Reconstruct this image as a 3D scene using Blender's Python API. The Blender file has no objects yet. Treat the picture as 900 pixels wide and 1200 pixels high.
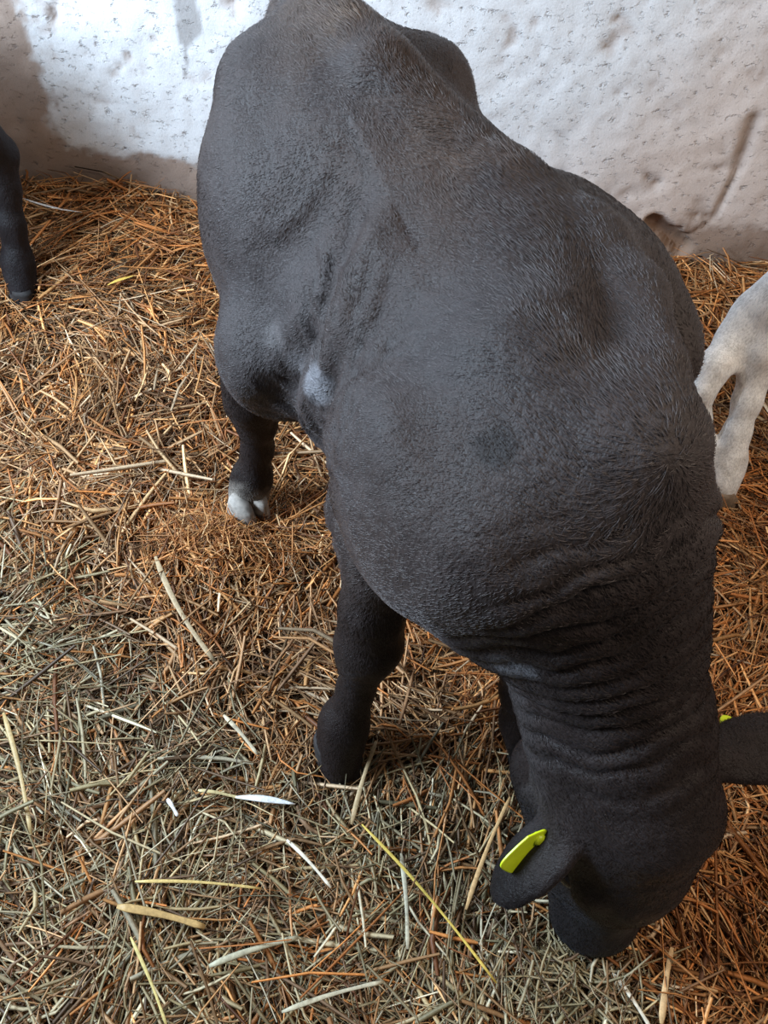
import bpy, math, random
import numpy as np
from mathutils import Vector, Matrix
C = bpy.context.scene
COL = C.collection
rng = np.random.default_rng(7)

# ------------------------------------------------------------------ camera, world, light
F_PX, CAM_H, PITCH, ROLL = 906.0, 1.5, 54.0, 5.5
th, ro = math.radians(PITCH), math.radians(ROLL)
FW = np.array([0, math.cos(th), -math.sin(th)])
U0 = np.array([0, math.sin(th), math.cos(th)])
R0 = np.array([1.0, 0, 0])
CR = R0 * math.cos(ro) + U0 * math.sin(ro)
CU = U0 * math.cos(ro) - R0 * math.sin(ro)
CAM = np.array([0, 0, CAM_H])
cd = bpy.data.cameras.new('camera')
cd.sensor_fit = 'VERTICAL'; cd.sensor_height = 24.0
cd.lens = F_PX / 1200.0 * 24.0
cd.clip_start = 0.02
cam = bpy.data.objects.new('camera', cd); COL.objects.link(cam)
M4 = Matrix(((CR[0], CU[0], -FW[0], 0), (CR[1], CU[1], -FW[1], 0), (CR[2], CU[2], -FW[2], CAM_H), (0, 0, 0, 1)))
cam.matrix_world = M4
C.camera = cam

def P(u, v, h):
    """point of the real place that lies at height h on the line of sight through photo pixel (u, v)"""
    d = FW + CU * (600 - v) / F_PX + CR * (u - 450) / F_PX
    return CAM + d * ((h - CAM_H) / d[2])

def proj(p):
    q = np.asarray(p) - CAM
    z = q @ FW
    return (round(450 + F_PX * (q @ CR) / z), round(600 - F_PX * (q @ CU) / z))

w = bpy.data.worlds.new('world'); C.world = w; w.use_nodes = True
bg = w.node_tree.nodes['Background']
bg.inputs[0].default_value = (0.95, 0.90, 0.88, 1); bg.inputs[1].default_value = 0.11

def area(name, loc, target, size, size_y, power, color):
    l = bpy.data.lights.new(name, 'AREA'); l.shape = 'RECTANGLE'
    l.size, l.size_y, l.energy, l.color = size, size_y, power, color
    o = bpy.data.objects.new(name, l); COL.objects.link(o)
    o.location = loc
    o.rotation_euler = (Vector(target) - Vector(loc)).to_track_quat('-Z', 'Y').to_euler()
    return o
area('daylight_opening', (-2.3, 0.75, 1.75), (0.1, 1.5, 0.4), 1.2, 0.8, 190, (0.67, 0.83, 1.0))
area('barn_lamp', (1.25, 0.35, 2.6), (0.8, 1.3, 0.2), 0.5, 0.5, 34, (1.0, 0.84, 0.68))
C.view_settings.view_transform = 'Standard'
C.view_settings.look = 'None'
C.view_settings.exposure = 0.08
C.view_settings.gamma = 1.0
C.view_settings.use_curve_mapping = False

# ------------------------------------------------------------------ helpers
def tag(o, label=None, cat=None, group=None, kind=None):
    if label: o['label'] = label
    if cat: o['category'] = cat
    if group: o['group'] = group
    if kind: o['kind'] = kind
    return o

def mesh_obj(name, verts, faces, mat=None, parent=None, smooth=True):
    me = bpy.data.meshes.new(name)
    verts = np.asarray(verts, dtype=np.float32)
    if isinstance(faces, np.ndarray):
        faces = faces.astype(np.int32)
        n, k = faces.shape
        me.vertices.add(len(verts)); me.vertices.foreach_set('co', verts.ravel())
        me.loops.add(n * k); me.loops.foreach_set('vertex_index', faces.ravel())
        me.polygons.add(n)
        me.polygons.foreach_set('loop_start', np.arange(0, n * k, k, dtype=np.int32))
        me.update(calc_edges=True); me.validate()
    else:
        me.from_pydata([tuple(map(float, x)) for x in verts], [], [list(f) for f in faces])
    if smooth: me.polygons.foreach_set('use_smooth', np.ones(len(me.polygons), dtype=bool))
    if mat: me.materials.append(mat)
    o = bpy.data.objects.new(name, me); COL.objects.link(o)
    if parent: o.parent = parent
    return o

def set_color(o, cols, name='tint'):
    a = o.data.color_attributes.new(name, 'FLOAT_COLOR', 'POINT')
    cols = np.asarray(cols, dtype=np.float32)
    if cols.shape[1] == 3: cols = np.hstack([cols, np.ones((len(cols), 1), np.float32)])
    a.data.foreach_set('color', cols.ravel())

def _hash(ix, iy, iz, seed):
    n = (ix.astype(np.int64) * 73856093) ^ (iy.astype(np.int64) * 19349663) ^ (iz.astype(np.int64) * 83492791) ^ (seed * 2654435)
    n = (n ^ (n >> 13)) & 0x7fffffff
    n = (n * 1103515245 + 12345) & 0x7fffffff
    n = ((n ^ (n >> 11)) * 1664525 + 1013904223) & 0x7fffffff
    return n / float(0x7fffffff)

def noise(p, scale=1.0, seed=0, octaves=1):
    """value noise in about -1..1 at the points p (n, 3)"""
    out = np.zeros(len(p)); amp = 1.0; tot = 0
    for o in range(octaves):
        q = p * scale * (2 ** o) + 37.7
        i = np.floor(q); f = q - i; f = f * f * (3 - 2 * f)
        v = 0
        for dx in (0, 1):
            for dy in (0, 1):
                for dz in (0, 1):
                    wgt = (f[:, 0] if dx else 1 - f[:, 0]) * (f[:, 1] if dy else 1 - f[:, 1]) * (f[:, 2] if dz else 1 - f[:, 2])
                    v = v + wgt * _hash(i[:, 0] + dx, i[:, 1] + dy, i[:, 2] + dz, seed + o)
        out += amp * (v * 2 - 1); tot += amp; amp *= 0.5
    return out / tot

def nrm(v):
    v = np.asarray(v, float); return v / np.linalg.norm(v)

def sstep(a, b, x):
    t = np.clip((x - a) / (b - a), 0, 1); return t * t * (3 - 2 * t)

class Mat:
    def __init__(s, name):
        s.m = bpy.data.materials.new(name); s.m.use_nodes = True
        s.nt = s.m.node_tree; s.b = s.nt.nodes['Principled BSDF']
    def n(s, typ, **kw):
        x = s.nt.nodes.new('ShaderNode' + typ)
        for k, v in kw.items():
            if k.startswith('i_'): x.inputs[k[2:].replace('_', ' ')].default_value = v
            else: setattr(x, k, v)
        return x
    def l(s, a, b): s.nt.links.new(a, b)
    def noise(s, scale, detail=4, rough=0.6, vec=None):
        x = s.n('TexNoise'); x.inputs['Scale'].default_value = scale
        x.inputs['Detail'].default_value = detail; x.inputs['Roughness'].default_value = rough
        if vec: s.l(vec, x.inputs['Vector'])
        return x.outputs['Fac']
    def coords(s, scale=(1, 1, 1), rot=(0, 0, 0)):
        t = s.n('TexCoord'); m = s.n('Mapping')
        m.inputs['Scale'].default_value = scale; m.inputs['Rotation'].default_value = rot
        s.l(t.outputs['Object'], m.inputs['Vector']); return m.outputs['Vector']
    def ramp(s, fac, stops):
        r = s.n('ValToRGB'); e = r.color_ramp.elements
        while len(e) < len(stops): e.new(0.5)
        for i, (p, c) in enumerate(stops):
            e[i].position = p
            e[i].color = (c, c, c, 1) if not hasattr(c, '__len__') else (*c, 1)
        s.l(fac, r.inputs[0]); return r.outputs[0]
    def mix(s, fac, a, b, mode='MIX'):
        x = s.n('Mix'); x.data_type = 'RGBA'; x.blend_type = mode
        for v, i in ((fac, 0), (a, 6), (b, 7)):
            if hasattr(v, 'links') or hasattr(v, 'is_linked'): s.l(v, x.inputs[i])
            elif hasattr(v, '__len__'): x.inputs[i].default_value = (*v, 1)
            else: x.inputs[i].default_value = v
        return x.outputs[2]
    def bump(s, h, strength, dist, prev=None):
        x = s.n('Bump'); x.inputs['Strength'].default_value = strength; x.inputs['Distance'].default_value = dist
        s.l(h, x.inputs['Height'])
        if prev: s.l(prev, x.inputs['Normal'])
        return x.outputs['Normal']
    def attr(s, name='tint'):
        x = s.n('Attribute'); x.attribute_name = name; return x.outputs['Color']
    def set(s, **kw):
        for k, v in kw.items():
            k = k.replace('_', ' ')
            if hasattr(v, 'is_linked'): s.l(v, s.b.inputs[k])
            elif hasattr(v, '__len__') and len(v) == 3: s.b.inputs[k].default_value = (*v, 1)
            else: s.b.inputs[k].default_value = v
        return s.m

# ------------------------------------------------------------------ implicit bodies (signed distance on a grid, meshed by surface nets)
class Field:
    def __init__(s, lo, hi, h):
        s.lo = np.asarray(lo, float); s.h = h
        s.n = np.ceil((np.asarray(hi) - s.lo) / h).astype(int) + 1
        s.D = np.full(s.n, 9.0, np.float32)
    def box(s, lo, hi):
        a = np.clip(np.floor((np.asarray(lo) - s.lo) / s.h).astype(int), 0, s.n)
        b = np.clip(np.ceil((np.asarray(hi) - s.lo) / s.h).astype(int) + 1, 0, s.n)
        sl = tuple(slice(a[i], b[i]) for i in range(3))
        g = [(s.lo[i] + s.h * np.arange(a[i], b[i])).astype(np.float32) for i in range(3)]
        return sl, np.meshgrid(*g, indexing='ij')
    def add(s, sl, d, k):
        o = s.D[sl]
        if k > 0:
            t = np.clip(0.5 + 0.5 * (o - d) / k, 0, 1)
            s.D[sl] = o * (1 - t) + d * t - k * t * (1 - t)
        else: s.D[sl] = np.minimum(o, d)
    def cut(s, sl, d, k):
        o = s.D[sl]; d = -d
        t = np.clip(0.5 - 0.5 * (o - d) / k, 0, 1)
        s.D[sl] = o * (1 - t) + d * t + k * t * (1 - t)
    def cone(s, a, b, ra, rb, k=0.03):
        a = np.asarray(a, float); b = np.asarray(b, float); R = max(ra, rb) + 0.11
        sl, (X, Y, Z) = s.box(np.minimum(a, b) - R, np.maximum(a, b) + R)
        ab = b - a; L2 = max(ab @ ab, 1e-9)
        t = np.clip(((X - a[0]) * ab[0] + (Y - a[1]) * ab[1] + (Z - a[2]) * ab[2]) / L2, 0, 1)
        d = np.sqrt((X - a[0] - t * ab[0]) ** 2 + (Y - a[1] - t * ab[1]) ** 2 + (Z - a[2] - t * ab[2]) ** 2) - (ra + (rb - ra) * t)
        s.add(sl, d, k)
    def chain(s, pts, k=0.03):
        for (a, ra), (b, rb) in zip(pts[:-1], pts[1:]): s.cone(a, b, ra, rb, k)
    def ell(s, c, r, ax=None, k=0.03, cut=False):
        c = np.asarray(c, float); r = np.asarray(r, float)
        ax = np.eye(3) if ax is None else np.asarray(ax)
        R = r.max() + 0.11
        sl, (X, Y, Z) = s.box(c - R, c + R)
        q = [(X - c[0]) * ax[i][0] + (Y - c[1]) * ax[i][1] + (Z - c[2]) * ax[i][2] for i in range(3)]
        k0 = np.sqrt(sum((q[i] / r[i]) ** 2 for i in range(3)))
        k1 = np.sqrt(sum((q[i] / r[i] ** 2) ** 2 for i in range(3))) + 1e-6
        d = k0 * (k0 - 1) / k1
        (s.cut if cut else s.add)(sl, d, k)
    def mesh(s):
        D = s.D; ins = D < 0
        n = s.n
        cnt = np.zeros(n - 1, np.uint8)
        for i in (0, 1):
            for j in (0, 1):
                for k in (0, 1):
                    cnt += ins[i:n[0] - 1 + i, j:n[1] - 1 + j, k:n[2] - 1 + k]
        act = (cnt > 0) & (cnt < 8)
        idx = np.full(n - 1, -1, np.int64)
        cells = np.argwhere(act); idx[act] = np.arange(len(cells))
        acc = np.zeros((len(cells), 3)); num = np.zeros(len(cells))
        cor = [(i, j, k) for i in (0, 1) for j in (0, 1) for k in (0, 1)]
        vals = {c: D[cells[:, 0] + c[0], cells[:, 1] + c[1], cells[:, 2] + c[2]].astype(float) for c in cor}
        for a in cor:
            for ax in range(3):
                if a[ax]: continue
                b = list(a); b[ax] = 1; b = tuple(b)
                va, vb = vals[a], vals[b]
                m = (va < 0) != (vb < 0)
                t = np.where(m, va / np.where(m, va - vb, 1), 0)
                p = np.array(a, float)[None, :] + np.zeros((len(cells), 3)); p[:, ax] += t
                acc[m] += p[m]; num[m] += 1
        V = s.lo + s.h * (cells + acc / num[:, None])
        faces = []
        for ax in range(3):
            o1, o2 = [(1, 2), (2, 0), (0, 1)][ax]
            A = np.take(ins, range(0, n[ax] - 1), ax); B = np.take(ins, range(1, n[ax]), ax)
            e = np.argwhere(A != B)
            e = e[(e[:, o1] > 0) & (e[:, o2] > 0) & (e[:, o1] < n[o1] - 1) & (e[:, o2] < n[o2] - 1)]
            inside = ins[e[:, 0], e[:, 1], e[:, 2]]
            def cell(d1, d2):
                q = e.copy(); q[:, o1] -= d1; q[:, o2] -= d2
                return idx[q[:, 0], q[:, 1], q[:, 2]]
            f = np.stack([cell(1, 1), cell(0, 1), cell(0, 0), cell(1, 0)], 1)
            f[~inside] = f[~inside][:, ::-1]
            faces.append(f)
        Fc = np.concatenate(faces)
        # light smoothing
        for it in range(2):
            S = np.zeros_like(V); c = np.zeros(len(V))
            for q in range(4):
                a, b = Fc[:, q], Fc[:, (q + 1) % 4]
                for d in range(3): S[:, d] += np.bincount(a, V[b, d], len(V))
                c += np.bincount(a, minlength=len(V))
            V = V * 0.5 + 0.5 * S / np.maximum(c, 1)[:, None]
        return V, Fc

def normals(V, Fc):
    n = np.cross(V[Fc[:, 2]] - V[Fc[:, 0]], V[Fc[:, 3]] - V[Fc[:, 1]])
    N = np.zeros_like(V)
    for q in range(4):
        for d in range(3): N[:, d] += np.bincount(Fc[:, q], n[:, d], len(V))
    return N / (np.linalg.norm(N, axis=1)[:, None] + 1e-12)

FAST = False
# ------------------------------------------------------------------ materials
def coat_material(name, rough=0.5, sheen=0.03, sheen_tint=(0.7, 0.8, 1.0), wave=1.0):
    m = Mat(name)
    base = m.attr('tint')
    c1 = m.coords((34, 34, 22), (0.5, 0.3, 0.4)); f1 = m.noise(1.0, 6, 0.65, c1)
    c2 = m.coords((330, 330, 110), (0.5, 0.3, 0.4)); f2 = m.noise(1.0, 3, 0.6, c2)
    v = m.mix(0.5, m.ramp(f1, [(0.25, 0.45), (0.75, 1.5)]), m.ramp(f2, [(0.3, 0.5), (0.7, 1.5)]))
    col = m.mix(1.0, base, v, 'MULTIPLY')
    n1 = m.bump(f1, 0.35 * wave, 0.02)
    n2 = m.bump(f2, 0.5, 0.004, n1)
    m.set(Base_Color=col, Normal=n2, Sheen_Weight=sheen, Sheen_Roughness=0.45, Sheen_Tint=sheen_tint)
    m.l(m.ramp(f1, [(0.3, rough - 0.1), (0.7, rough + 0.15)]), m.b.inputs['Roughness'])
    m.b.inputs['Specular IOR Level'].default_value = 0.2
    return m.m
coat_dark = coat_material('dark_coat')
coat_white = coat_material('white_coat', 0.65, 0.1, (1, 1, 1), 0.5)

def plain(name, col, rough=0.5, nscale=60, var=0.4, bump=0.2, dist=0.003, **kw):
    m = Mat(name)
    f = m.noise(nscale, 5, 0.6, m.coords())
    c = m.mix(m.ramp(f, [(0.3, 0.0), (0.7, 1.0)]), tuple(x * (1 - var) for x in col), tuple(min(1, x * (1 + var)) for x in col))
    m.set(Base_Color=c, Roughness=rough, Normal=m.bump(f, bump, dist), **kw)
    return m.m
horn_dark = plain('dark_hoof', (0.02, 0.016, 0.015), 0.8)
horn_pale = plain('pale_hoof', (0.36, 0.32, 0.28), 0.7)
horn_brown = plain('soiled_hoof', (0.22, 0.16, 0.11), 0.6)
eye_mat = plain('eye', (0.008, 0.006, 0.006), 0.08, bump=0.0)
nose_mat = plain('nose_leather', (0.02, 0.018, 0.018), 0.35, 200, 0.3, 0.5, 0.002)
tag_mat = plain('tag_plastic', (0.62, 0.78, 0.02), 0.4, 25, 0.10, 0.05)
stud_mat = plain('tag_stud', (0.50, 0.62, 0.02), 0.4)

# ------------------------------------------------------------------ cattle
def loft(rings):
    k = len(rings[0]); V = np.concatenate([np.asarray(r) for r in rings]); Fs = []
    for i in range(len(rings) - 1):
        for j in range(k):
            a = i * k + j; b = i * k + (j + 1) % k
            Fs.append((a, b, b + k, a + k))
    n = len(V)
    V = np.vstack([V, np.mean(rings[0], 0), np.mean(rings[-1], 0)])
    for j in range(k):
        Fs.append((n, (j + 1) % k, j)); o = (len(rings) - 1) * k
        Fs.append((n + 1, o + j, o + (j + 1) % k))
    return V, Fs

def hoof(pos, fwd, parent, mat, size=1.0, tilt=0.0):
    """cloven hoof: two claws; pos is the ground point under the foot, fwd where the toes point"""
    f = nrm([fwd[0], fwd[1], 0]); r = np.array([f[1], -f[0], 0]); up = np.array([0, 0, 1.0])
    if tilt:
        f2 = f * math.cos(tilt) - up * math.sin(tilt); up = up * math.cos(tilt) + f * math.sin(tilt); f = f2
    V, Fs = [], []
    for sd in (-1, 1):
        rings = []
        for z, ln, wd, sh in ((0.0, 0.052, 0.0215, 0.012), (0.006, 0.053, 0.022, 0.012), (0.03, 0.045, 0.0215, 0.003), (0.055, 0.037, 0.020, -0.006), (0.066, 0.032, 0.018, -0.009)):
            ring = []
            for j in range(14):
                a = 2 * math.pi * j / 14
                x = math.copysign(abs(math.cos(a)) ** 0.8, math.cos(a)) * ln + sh
                y = math.sin(a) * wd * (1 - 0.35 * max(0, math.cos(a)) ** 2) + sd * (0.0225 - 0.006 * max(0, x) / 0.05)
                ring.append(np.asarray(pos) + size * (f * x + r * y + up * z))
            rings.append(ring)
        v, fs = loft(rings)
        b = sum(len(q) for q in V); V.append(v); Fs += [tuple(i + b for i in q) for q in fs]
    return mesh_obj('hoof', np.vstack(V), Fs, mat, parent)

def ball(name, c, r, ax, mat, parent, nu=20, nv=12):
    rings = []
    for i in range(1, nv):
        t = math.pi * i / nv
        rings.append([np.asarray(c) + ax[0] * r[0] * math.sin(t) * math.cos(a) + ax[1] * r[1] * math.sin(t) * math.sin(a) - ax[2] * r[2] * math.cos(t)
                      for a in np.linspace(0, 2 * math.pi, nu, endpoint=False)])
    v, fs = loft(rings)
    return mesh_obj(name, v, fs, mat, parent)

class Calf:
    """frame: s forward along the back, r to the animal's right, z up; W is the ground point under the withers"""
    def __init__(c, W, f, scale=1.0):
        c.W = np.array([W[0], W[1], 0.0]); c.f = nrm([f[0], f[1], 0]); c.r = np.array([c.f[1], -c.f[0], 0]); c.k = scale
    def L(c, s, r, z): return c.W + c.k * (c.f * s + c.r * r) + np.array([0, 0, z * c.k])
    def build(c, name, lo, hi, h, stations, cones, ells, head, tail_pts, legs):
        Fd = Field(lo, hi, h); K = c.k
        # trunk: stations of s, centre offset, top, bottom, half width
        st = np.array(stations) * K
        s0, s1 = st[0, 0], st[-1, 0]
        bl = np.min([c.L(s, r, 0.3) for s in (s0 / K, s1 / K) for r in (-0.4, 0.4)], 0); bh = np.max([c.L(s, r, 1.2) for s in (s0 / K, s1 / K) for r in (-0.4, 0.4)], 0)
        bl[2] = 0.25 * K; bh[2] = 1.2 * K
        sl, (X, Y, Z) = Fd.box(bl - 0.12, bh + 0.12)
        S = (X - c.W[0]) * c.f[0] + (Y - c.W[1]) * c.f[1]; Rr = (X - c.W[0]) * c.r[0] + (Y - c.W[1]) * c.r[1]
        # smooth interpolation of the stations
        ss = np.linspace(s0, s1, 160)
        tab = []
        for q in range(1, 5):
            y = np.interp(ss, st[:, 0], st[:, q])
            kr = np.hanning(23); kr /= kr.sum()
            y = np.convolve(np.pad(y, 11, 'edge'), kr, 'valid'); tab.append(y)
        r0, zt, zb, hw = [np.interp(S, ss, y).astype(np.float32) for y in tab]
        hh = (zt - zb) / 2; zc = (zt + zb) / 2
        dz = (Z - zc) / hh
        tp = 0.14 + 0.26 * np.clip((S - s0) / (s1 - s0) * 4.0 - 3.0, 0, 1)
        hw2 = hw * (1 - tp * np.clip(dz, -1, 1))
        e = np.sqrt(((Rr - r0) / hw2) ** 2 + dz ** 2)
        over = np.maximum(np.maximum(s0 - S, S - s1), 0)
        mr = np.minimum(hw2, hh)
        d = (e - 1) * mr
        d = np.where(over > 0, np.sqrt(np.maximum(d, 0) ** 2 + over ** 2) + np.minimum(d, 0) * 0, d)
        d = np.maximum(d, np.maximum(s0 - S, S - s1))
        Fd.add(sl, d.astype(np.float32), 0)
        for ch, k in cones: Fd.chain(ch, k)
        for a in ells: Fd.ell(*a)
        for ch, k in legs: Fd.chain(ch, k)
        if tail_pts: Fd.chain(tail_pts, 0.03)
        # head: poll, muzzle, dorsal hint
        if head is not None: c.head(Fd, *head)
        V, Fc = Fd.mesh()
        return V, Fc
    def head(c, Fd, poll, muz, dors, size, ears):
        a = nrm(muz - poll); n = nrm(dors - a * (dors @ a)); l = np.cross(a, n)   # l: animal's left/right axis
        c.ha, c.hn, c.hl, c.hp, c.hs = a, n, l, poll, size
        H = lambda x, y, z: poll + size * (a * x + l * y + n * z)
        c.cs = cs = 1.14
        H = lambda x, y, z: poll + size * (a * x + cs * (l * y + n * z))
        c.H = H; A = (a, l, n); k = 0.035 * size
        E = lambda x, y, z, r, kk=k, cut=False: Fd.ell(H(x, y, z), np.array(r) * size * np.array([1, cs, cs]), A, kk, cut)
        E(0.06, 0, -0.045, (0.10, 0.088, 0.085), 0.05)
        E(0.13, 0, -0.02, (0.12, 0.078, 0.062))
        E(0.01, 0, 0.005, (0.045, 0.06, 0.045))
        Fd.cone(H(0.17, 0, -0.045), H(0.33, 0, -0.05), 0.066 * size * cs, 0.050 * size * cs, k)
        E(0.355, 0, -0.05, (0.048, 0.058, 0.050))
        for sd in (-1, 1):
            Fd.cone(H(0.08, sd * 0.045, -0.125), H(0.30, sd * 0.018, -0.10), 0.052 * size * cs, 0.034 * size * cs, k)
            E(0.135, sd * 0.066, -0.012, (0.038, 0.022, 0.026), 0.02)        # brow
            E(0.22, sd * 0.045, -0.07, (0.06, 0.03, 0.03), 0.03)            # cheek
            E(0.148, sd * 0.088, -0.036, (0.022, 0.014, 0.015), 0.008, True)    # eye socket
            E(0.378, sd * 0.034, -0.030, (0.016, 0.012, 0.010), 0.006, True)     # nostril
        E(0.33, 0, -0.105, (0.06, 0.04, 0.028), 0.02)                        # lower lip
        E(0.372, 0, -0.088, (0.04, 0.06, 0.004), 0.006, True)                # mouth line
        for base, tip, opn, wd in ears:
            d = nrm(tip - base); L = np.linalg.norm(tip - base)
            o = nrm(opn - d * (opn @ d)); sd = np.cross(d, o)
            Fd.chain([(base - d * 0.03, 0.026), (base + d * 0.22 * L, 0.024)], 0.02)
            Fd.ell(base + d * L * 0.55, (L * 0.50, wd, 0.020), (d, sd, o), 0.012)
            Fd.ell(base + d * L * 0.60 + o * 0.017, (L * 0.42, wd * 0.78, 0.016), (d, sd, o), 0.006, True)

GROUND_SINK = 0.0
# --- the dark calf in the middle
W = P(770, 478, 1.02)[:2]
A = Calf(W, (0.47, -0.88))
L = A.L
stations = [(-0.95, 0.02, 0.95, 0.80, 0.07), (-0.88, 0.005, 1.02, 0.68, 0.155), (-0.76, 0.0, 1.05, 0.60, 0.205), (-0.62, -0.01, 1.035, 0.54, 0.21),
            (-0.48, -0.04, 1.015, 0.48, 0.225), (-0.36, -0.07, 1.01, 0.45, 0.235), (-0.24, -0.05, 1.005, 0.49, 0.225), (-0.15, 0.0, 0.995, 0.56, 0.18),
            (-0.09, 0.03, 0.96, 0.64, 0.14), (-0.03, 0.05, 0.91, 0.70, 0.10)]
fr = [(P(399, 893, 0.015), .040), (P(400, 868, 0.06), .039), (P(404, 846, 0.10), .043), (P(417, 808, 0.19), .030), (P(426, 775, 0.27), .038), (P(432, 755, 0.32), .053),
      (P(436, 715, 0.40), .050), (P(448, 655, 0.50), .060), (P(445, 600, 0.58), .074)]
fl = [(P(622, 890, 0.015), .040), (P(621, 868, 0.06), .039), (P(615, 846, 0.10), .041), (P(610, 810, 0.19), .032), (P(611, 780, 0.27), .036), (P(616, 755, 0.32), .044),
      (P(626, 725, 0.40), .050), (L(-0.06, -0.13, 0.52), .068), (L(-0.03, -0.12, 0.60), .085)]
hr = [(P(292, 598, 0.02), .036), (P(290, 580, 0.06), .035), (P(295, 560, 0.11), .038), (P(302, 525, 0.20), .028), (P(300, 495, 0.29), .034), (P(293, 470, 0.36), .044),
      (P(296, 440, 0.42), .052), (P(314, 402, 0.52), .070), (L(-0.58, 0.15, 0.64), .12)]
HL0 = L(-0.66, -0.15, 0.0)
hl = [(HL0 + np.array([0, 0, .02]), .036), (HL0 + np.array([0, 0, .06]), .035), (L(-0.68, -0.15, .11), .038), (L(-0.71, -0.15, .20), .028), (L(-0.74, -0.15, .29), .034),
      (L(-0.75, -0.15, .37), .044), (L(-0.71, -0.15, .45), .055), (L(-0.63, -0.15, .56), .085), (L(-0.60, -0.14, .66), .12)]
poll = P(778, 950, 0.45); muz = P(722, 1118, 0.05)
hd_size = np.linalg.norm(muz - poll) / 0.375
neck_d = [(L(-0.16, 0.03, 0.93), .07), (P(738, 525, 0.93), .065), (P(738, 620, 0.83), .060), (P(744, 740, 0.68), .060), (P(756, 850, 0.54), .059), (P(776, 930, 0.47), .062)]
neck_m = [(L(-0.06, 0.06, 0.80), .13), (P(668, 585, 0.79), .122), (P(684, 700, 0.66), .110), (P(718, 820, 0.50), .093), (P(730, 925, 0.43), .085)]
neck_v = [(L(-0.08, 0.06, 0.66), .10), (P(632, 655, 0.60), .085), (P(672, 780, 0.50), .066), (P(690, 870, 0.44), .060), (P(698, 930, 0.40), .060)]
brisket = [(L(-0.16, 0.03, 0.60), .08), (P(592, 728, 0.47), .036)]
ear_r0 = P(694, 950, 0.44); ear_r1 = ear_r0 + 0.195 * nrm([-0.55, -0.45, -0.70])
ear_l0 = P(812, 898, 0.43); ear_l1 = ear_l0 + 0.185 * nrm([0.90, 0.30, 0.10])
ells = [
    (L(-0.18, 0.16, 0.74), (0.12, 0.055, 0.16), (A.f, A.r, np.array([0, 0, 1.0])), 0.06),     # right shoulder
    (P(705, 330, 0.86), (0.20, 0.06, 0.09), (A.f, A.r, np.array([0, 0, 1.0])), 0.06),
    (L(-0.15, -0.06, 0.72), (0.12, 0.055, 0.17), (A.f, A.r, np.array([0, 0, 1.0])), 0.06),
    (L(-0.72, 0.14, 0.74), (0.15, 0.085, 0.19), (A.f, A.r, np.array([0, 0, 1.0])), 0.06),      # right thigh
    (L(-0.72, -0.14, 0.74), (0.15, 0.085, 0.19), (A.f, A.r, np.array([0, 0, 1.0])), 0.06),
    (P(302, 105, 0.94), (0.07, 0.040, 0.045), (A.f, A.r, np.array([0, 0, 1.0])), 0.06),    # hooks
    (P(515, 85, 0.98), (0.06, 0.035, 0.035), (A.f, A.r, np.array([0, 0, 1.0])), 0.06),
    (L(-0.88, 0.09, 0.90), (0.05, 0.04, 0.04), (A.f, A.r, np.array([0, 0, 1.0])), 0.05),
    (L(-0.88, -0.09, 0.90), (0.05, 0.04, 0.04), (A.f, A.r, np.array([0, 0, 1.0])), 0.05),
]
tail = [(L(-0.84, 0, 1.02), .035), (L(-0.95, 0, 0.97), .028), (L(-0.985, 0, 0.85), .022), (L(-0.98, 0.0, 0.60), .017), (L(-0.97, 0.0, 0.42), .014)]
spine = [(L(-0.80, 0.0, 1.03), .03), (L(-0.62, -0.01, 1.03), .03), (P(590, 222, 0.975), .03), (P(690, 285, 0.96), .03), (P(742, 350, 0.96), .03), (P(765, 430, 0.97), .035)]
V, Fc = A.build('calf', (-0.62, -0.12, -0.03), (0.85, 1.62, 1.16), 0.0075 if FAST else 0.006, stations,
                [(neck_d, .05), (neck_m, .08), (neck_v, .07), (brisket, .06), (spine, .04)], ells,
                (poll, muz, np.array([0.47, -0.88, 0.1]) + 0, hd_size,
                 [(ear_r0, ear_r1, np.array([0.0, -0.3, -0.6]), 0.053), (ear_l0, ear_l1, np.array([0.1, -0.1, -1.0]), 0.052)]),
                tail, [(fr, .03), (fl, .03), (hr, .04), (hl, .04)])
N = normals(V, Fc)

def local(cf, V):
    D = V - cf.W
    return (D @ cf.f) / cf.k, (D @ cf.r) / cf.k, V[:, 2] / cf.k

def poly_dist(x, y, pts):
    best = np.full(len(x), 9.0); side = np.zeros(len(x))
    for (ax, ay), (bx, by) in zip(pts[:-1], pts[1:]):
        dx, dy = bx - ax, by - ay
        t = np.clip(((x - ax) * dx + (y - ay) * dy) / (dx * dx + dy * dy), 0, 1)
        ex, ey = x - ax - t * dx, y - ay - t * dy
        d = np.hypot(ex, ey); m = d < best
        best[m] = d[m]; side[m] = np.sign(dx * ey - dy * ex)[m]
    return best, side

def ridged(x): return 1 - np.abs(x) * 2

# folds of loose skin on the neck, shoulder and flank, worked into the surface itself
s_, r_, z_ = local(A, V)
nr = N @ A.r
n0, n1 = P(728, 540, 0.82), P(745, 930, 0.45)
ax = nrm(n1 - n0); nl = np.linalg.norm(n1 - n0)
t = (V - n0) @ ax
side = nrm(np.cross(ax, nrm(n0 - CAM)))            # across the neck
sd_ = (V - n0) @ side
rad = np.linalg.norm((V - n0) - t[:, None] * ax, axis=1)
wp = noise(V * [1, 1, 1], 9, 3, 2) * 0.030 + noise(V, 26, 5) * 0.008
ph = (t + wp + 0.30 * sd_) / 0.034
cre = np.abs(np.sin(math.pi * ph)) ** 0.55 - 0.7
mk = sstep(-0.03, 0.06, t) * (1 - sstep(nl * 0.80, nl * 0.98, t)) * sstep(0.27, 0.20, rad) * sstep(-0.9, 0.1, N @ nrm(CAM - n0)) * (0.55 + 0.45 * sstep(-0.3, 0.3, noise(V, 11, 9)))
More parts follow.
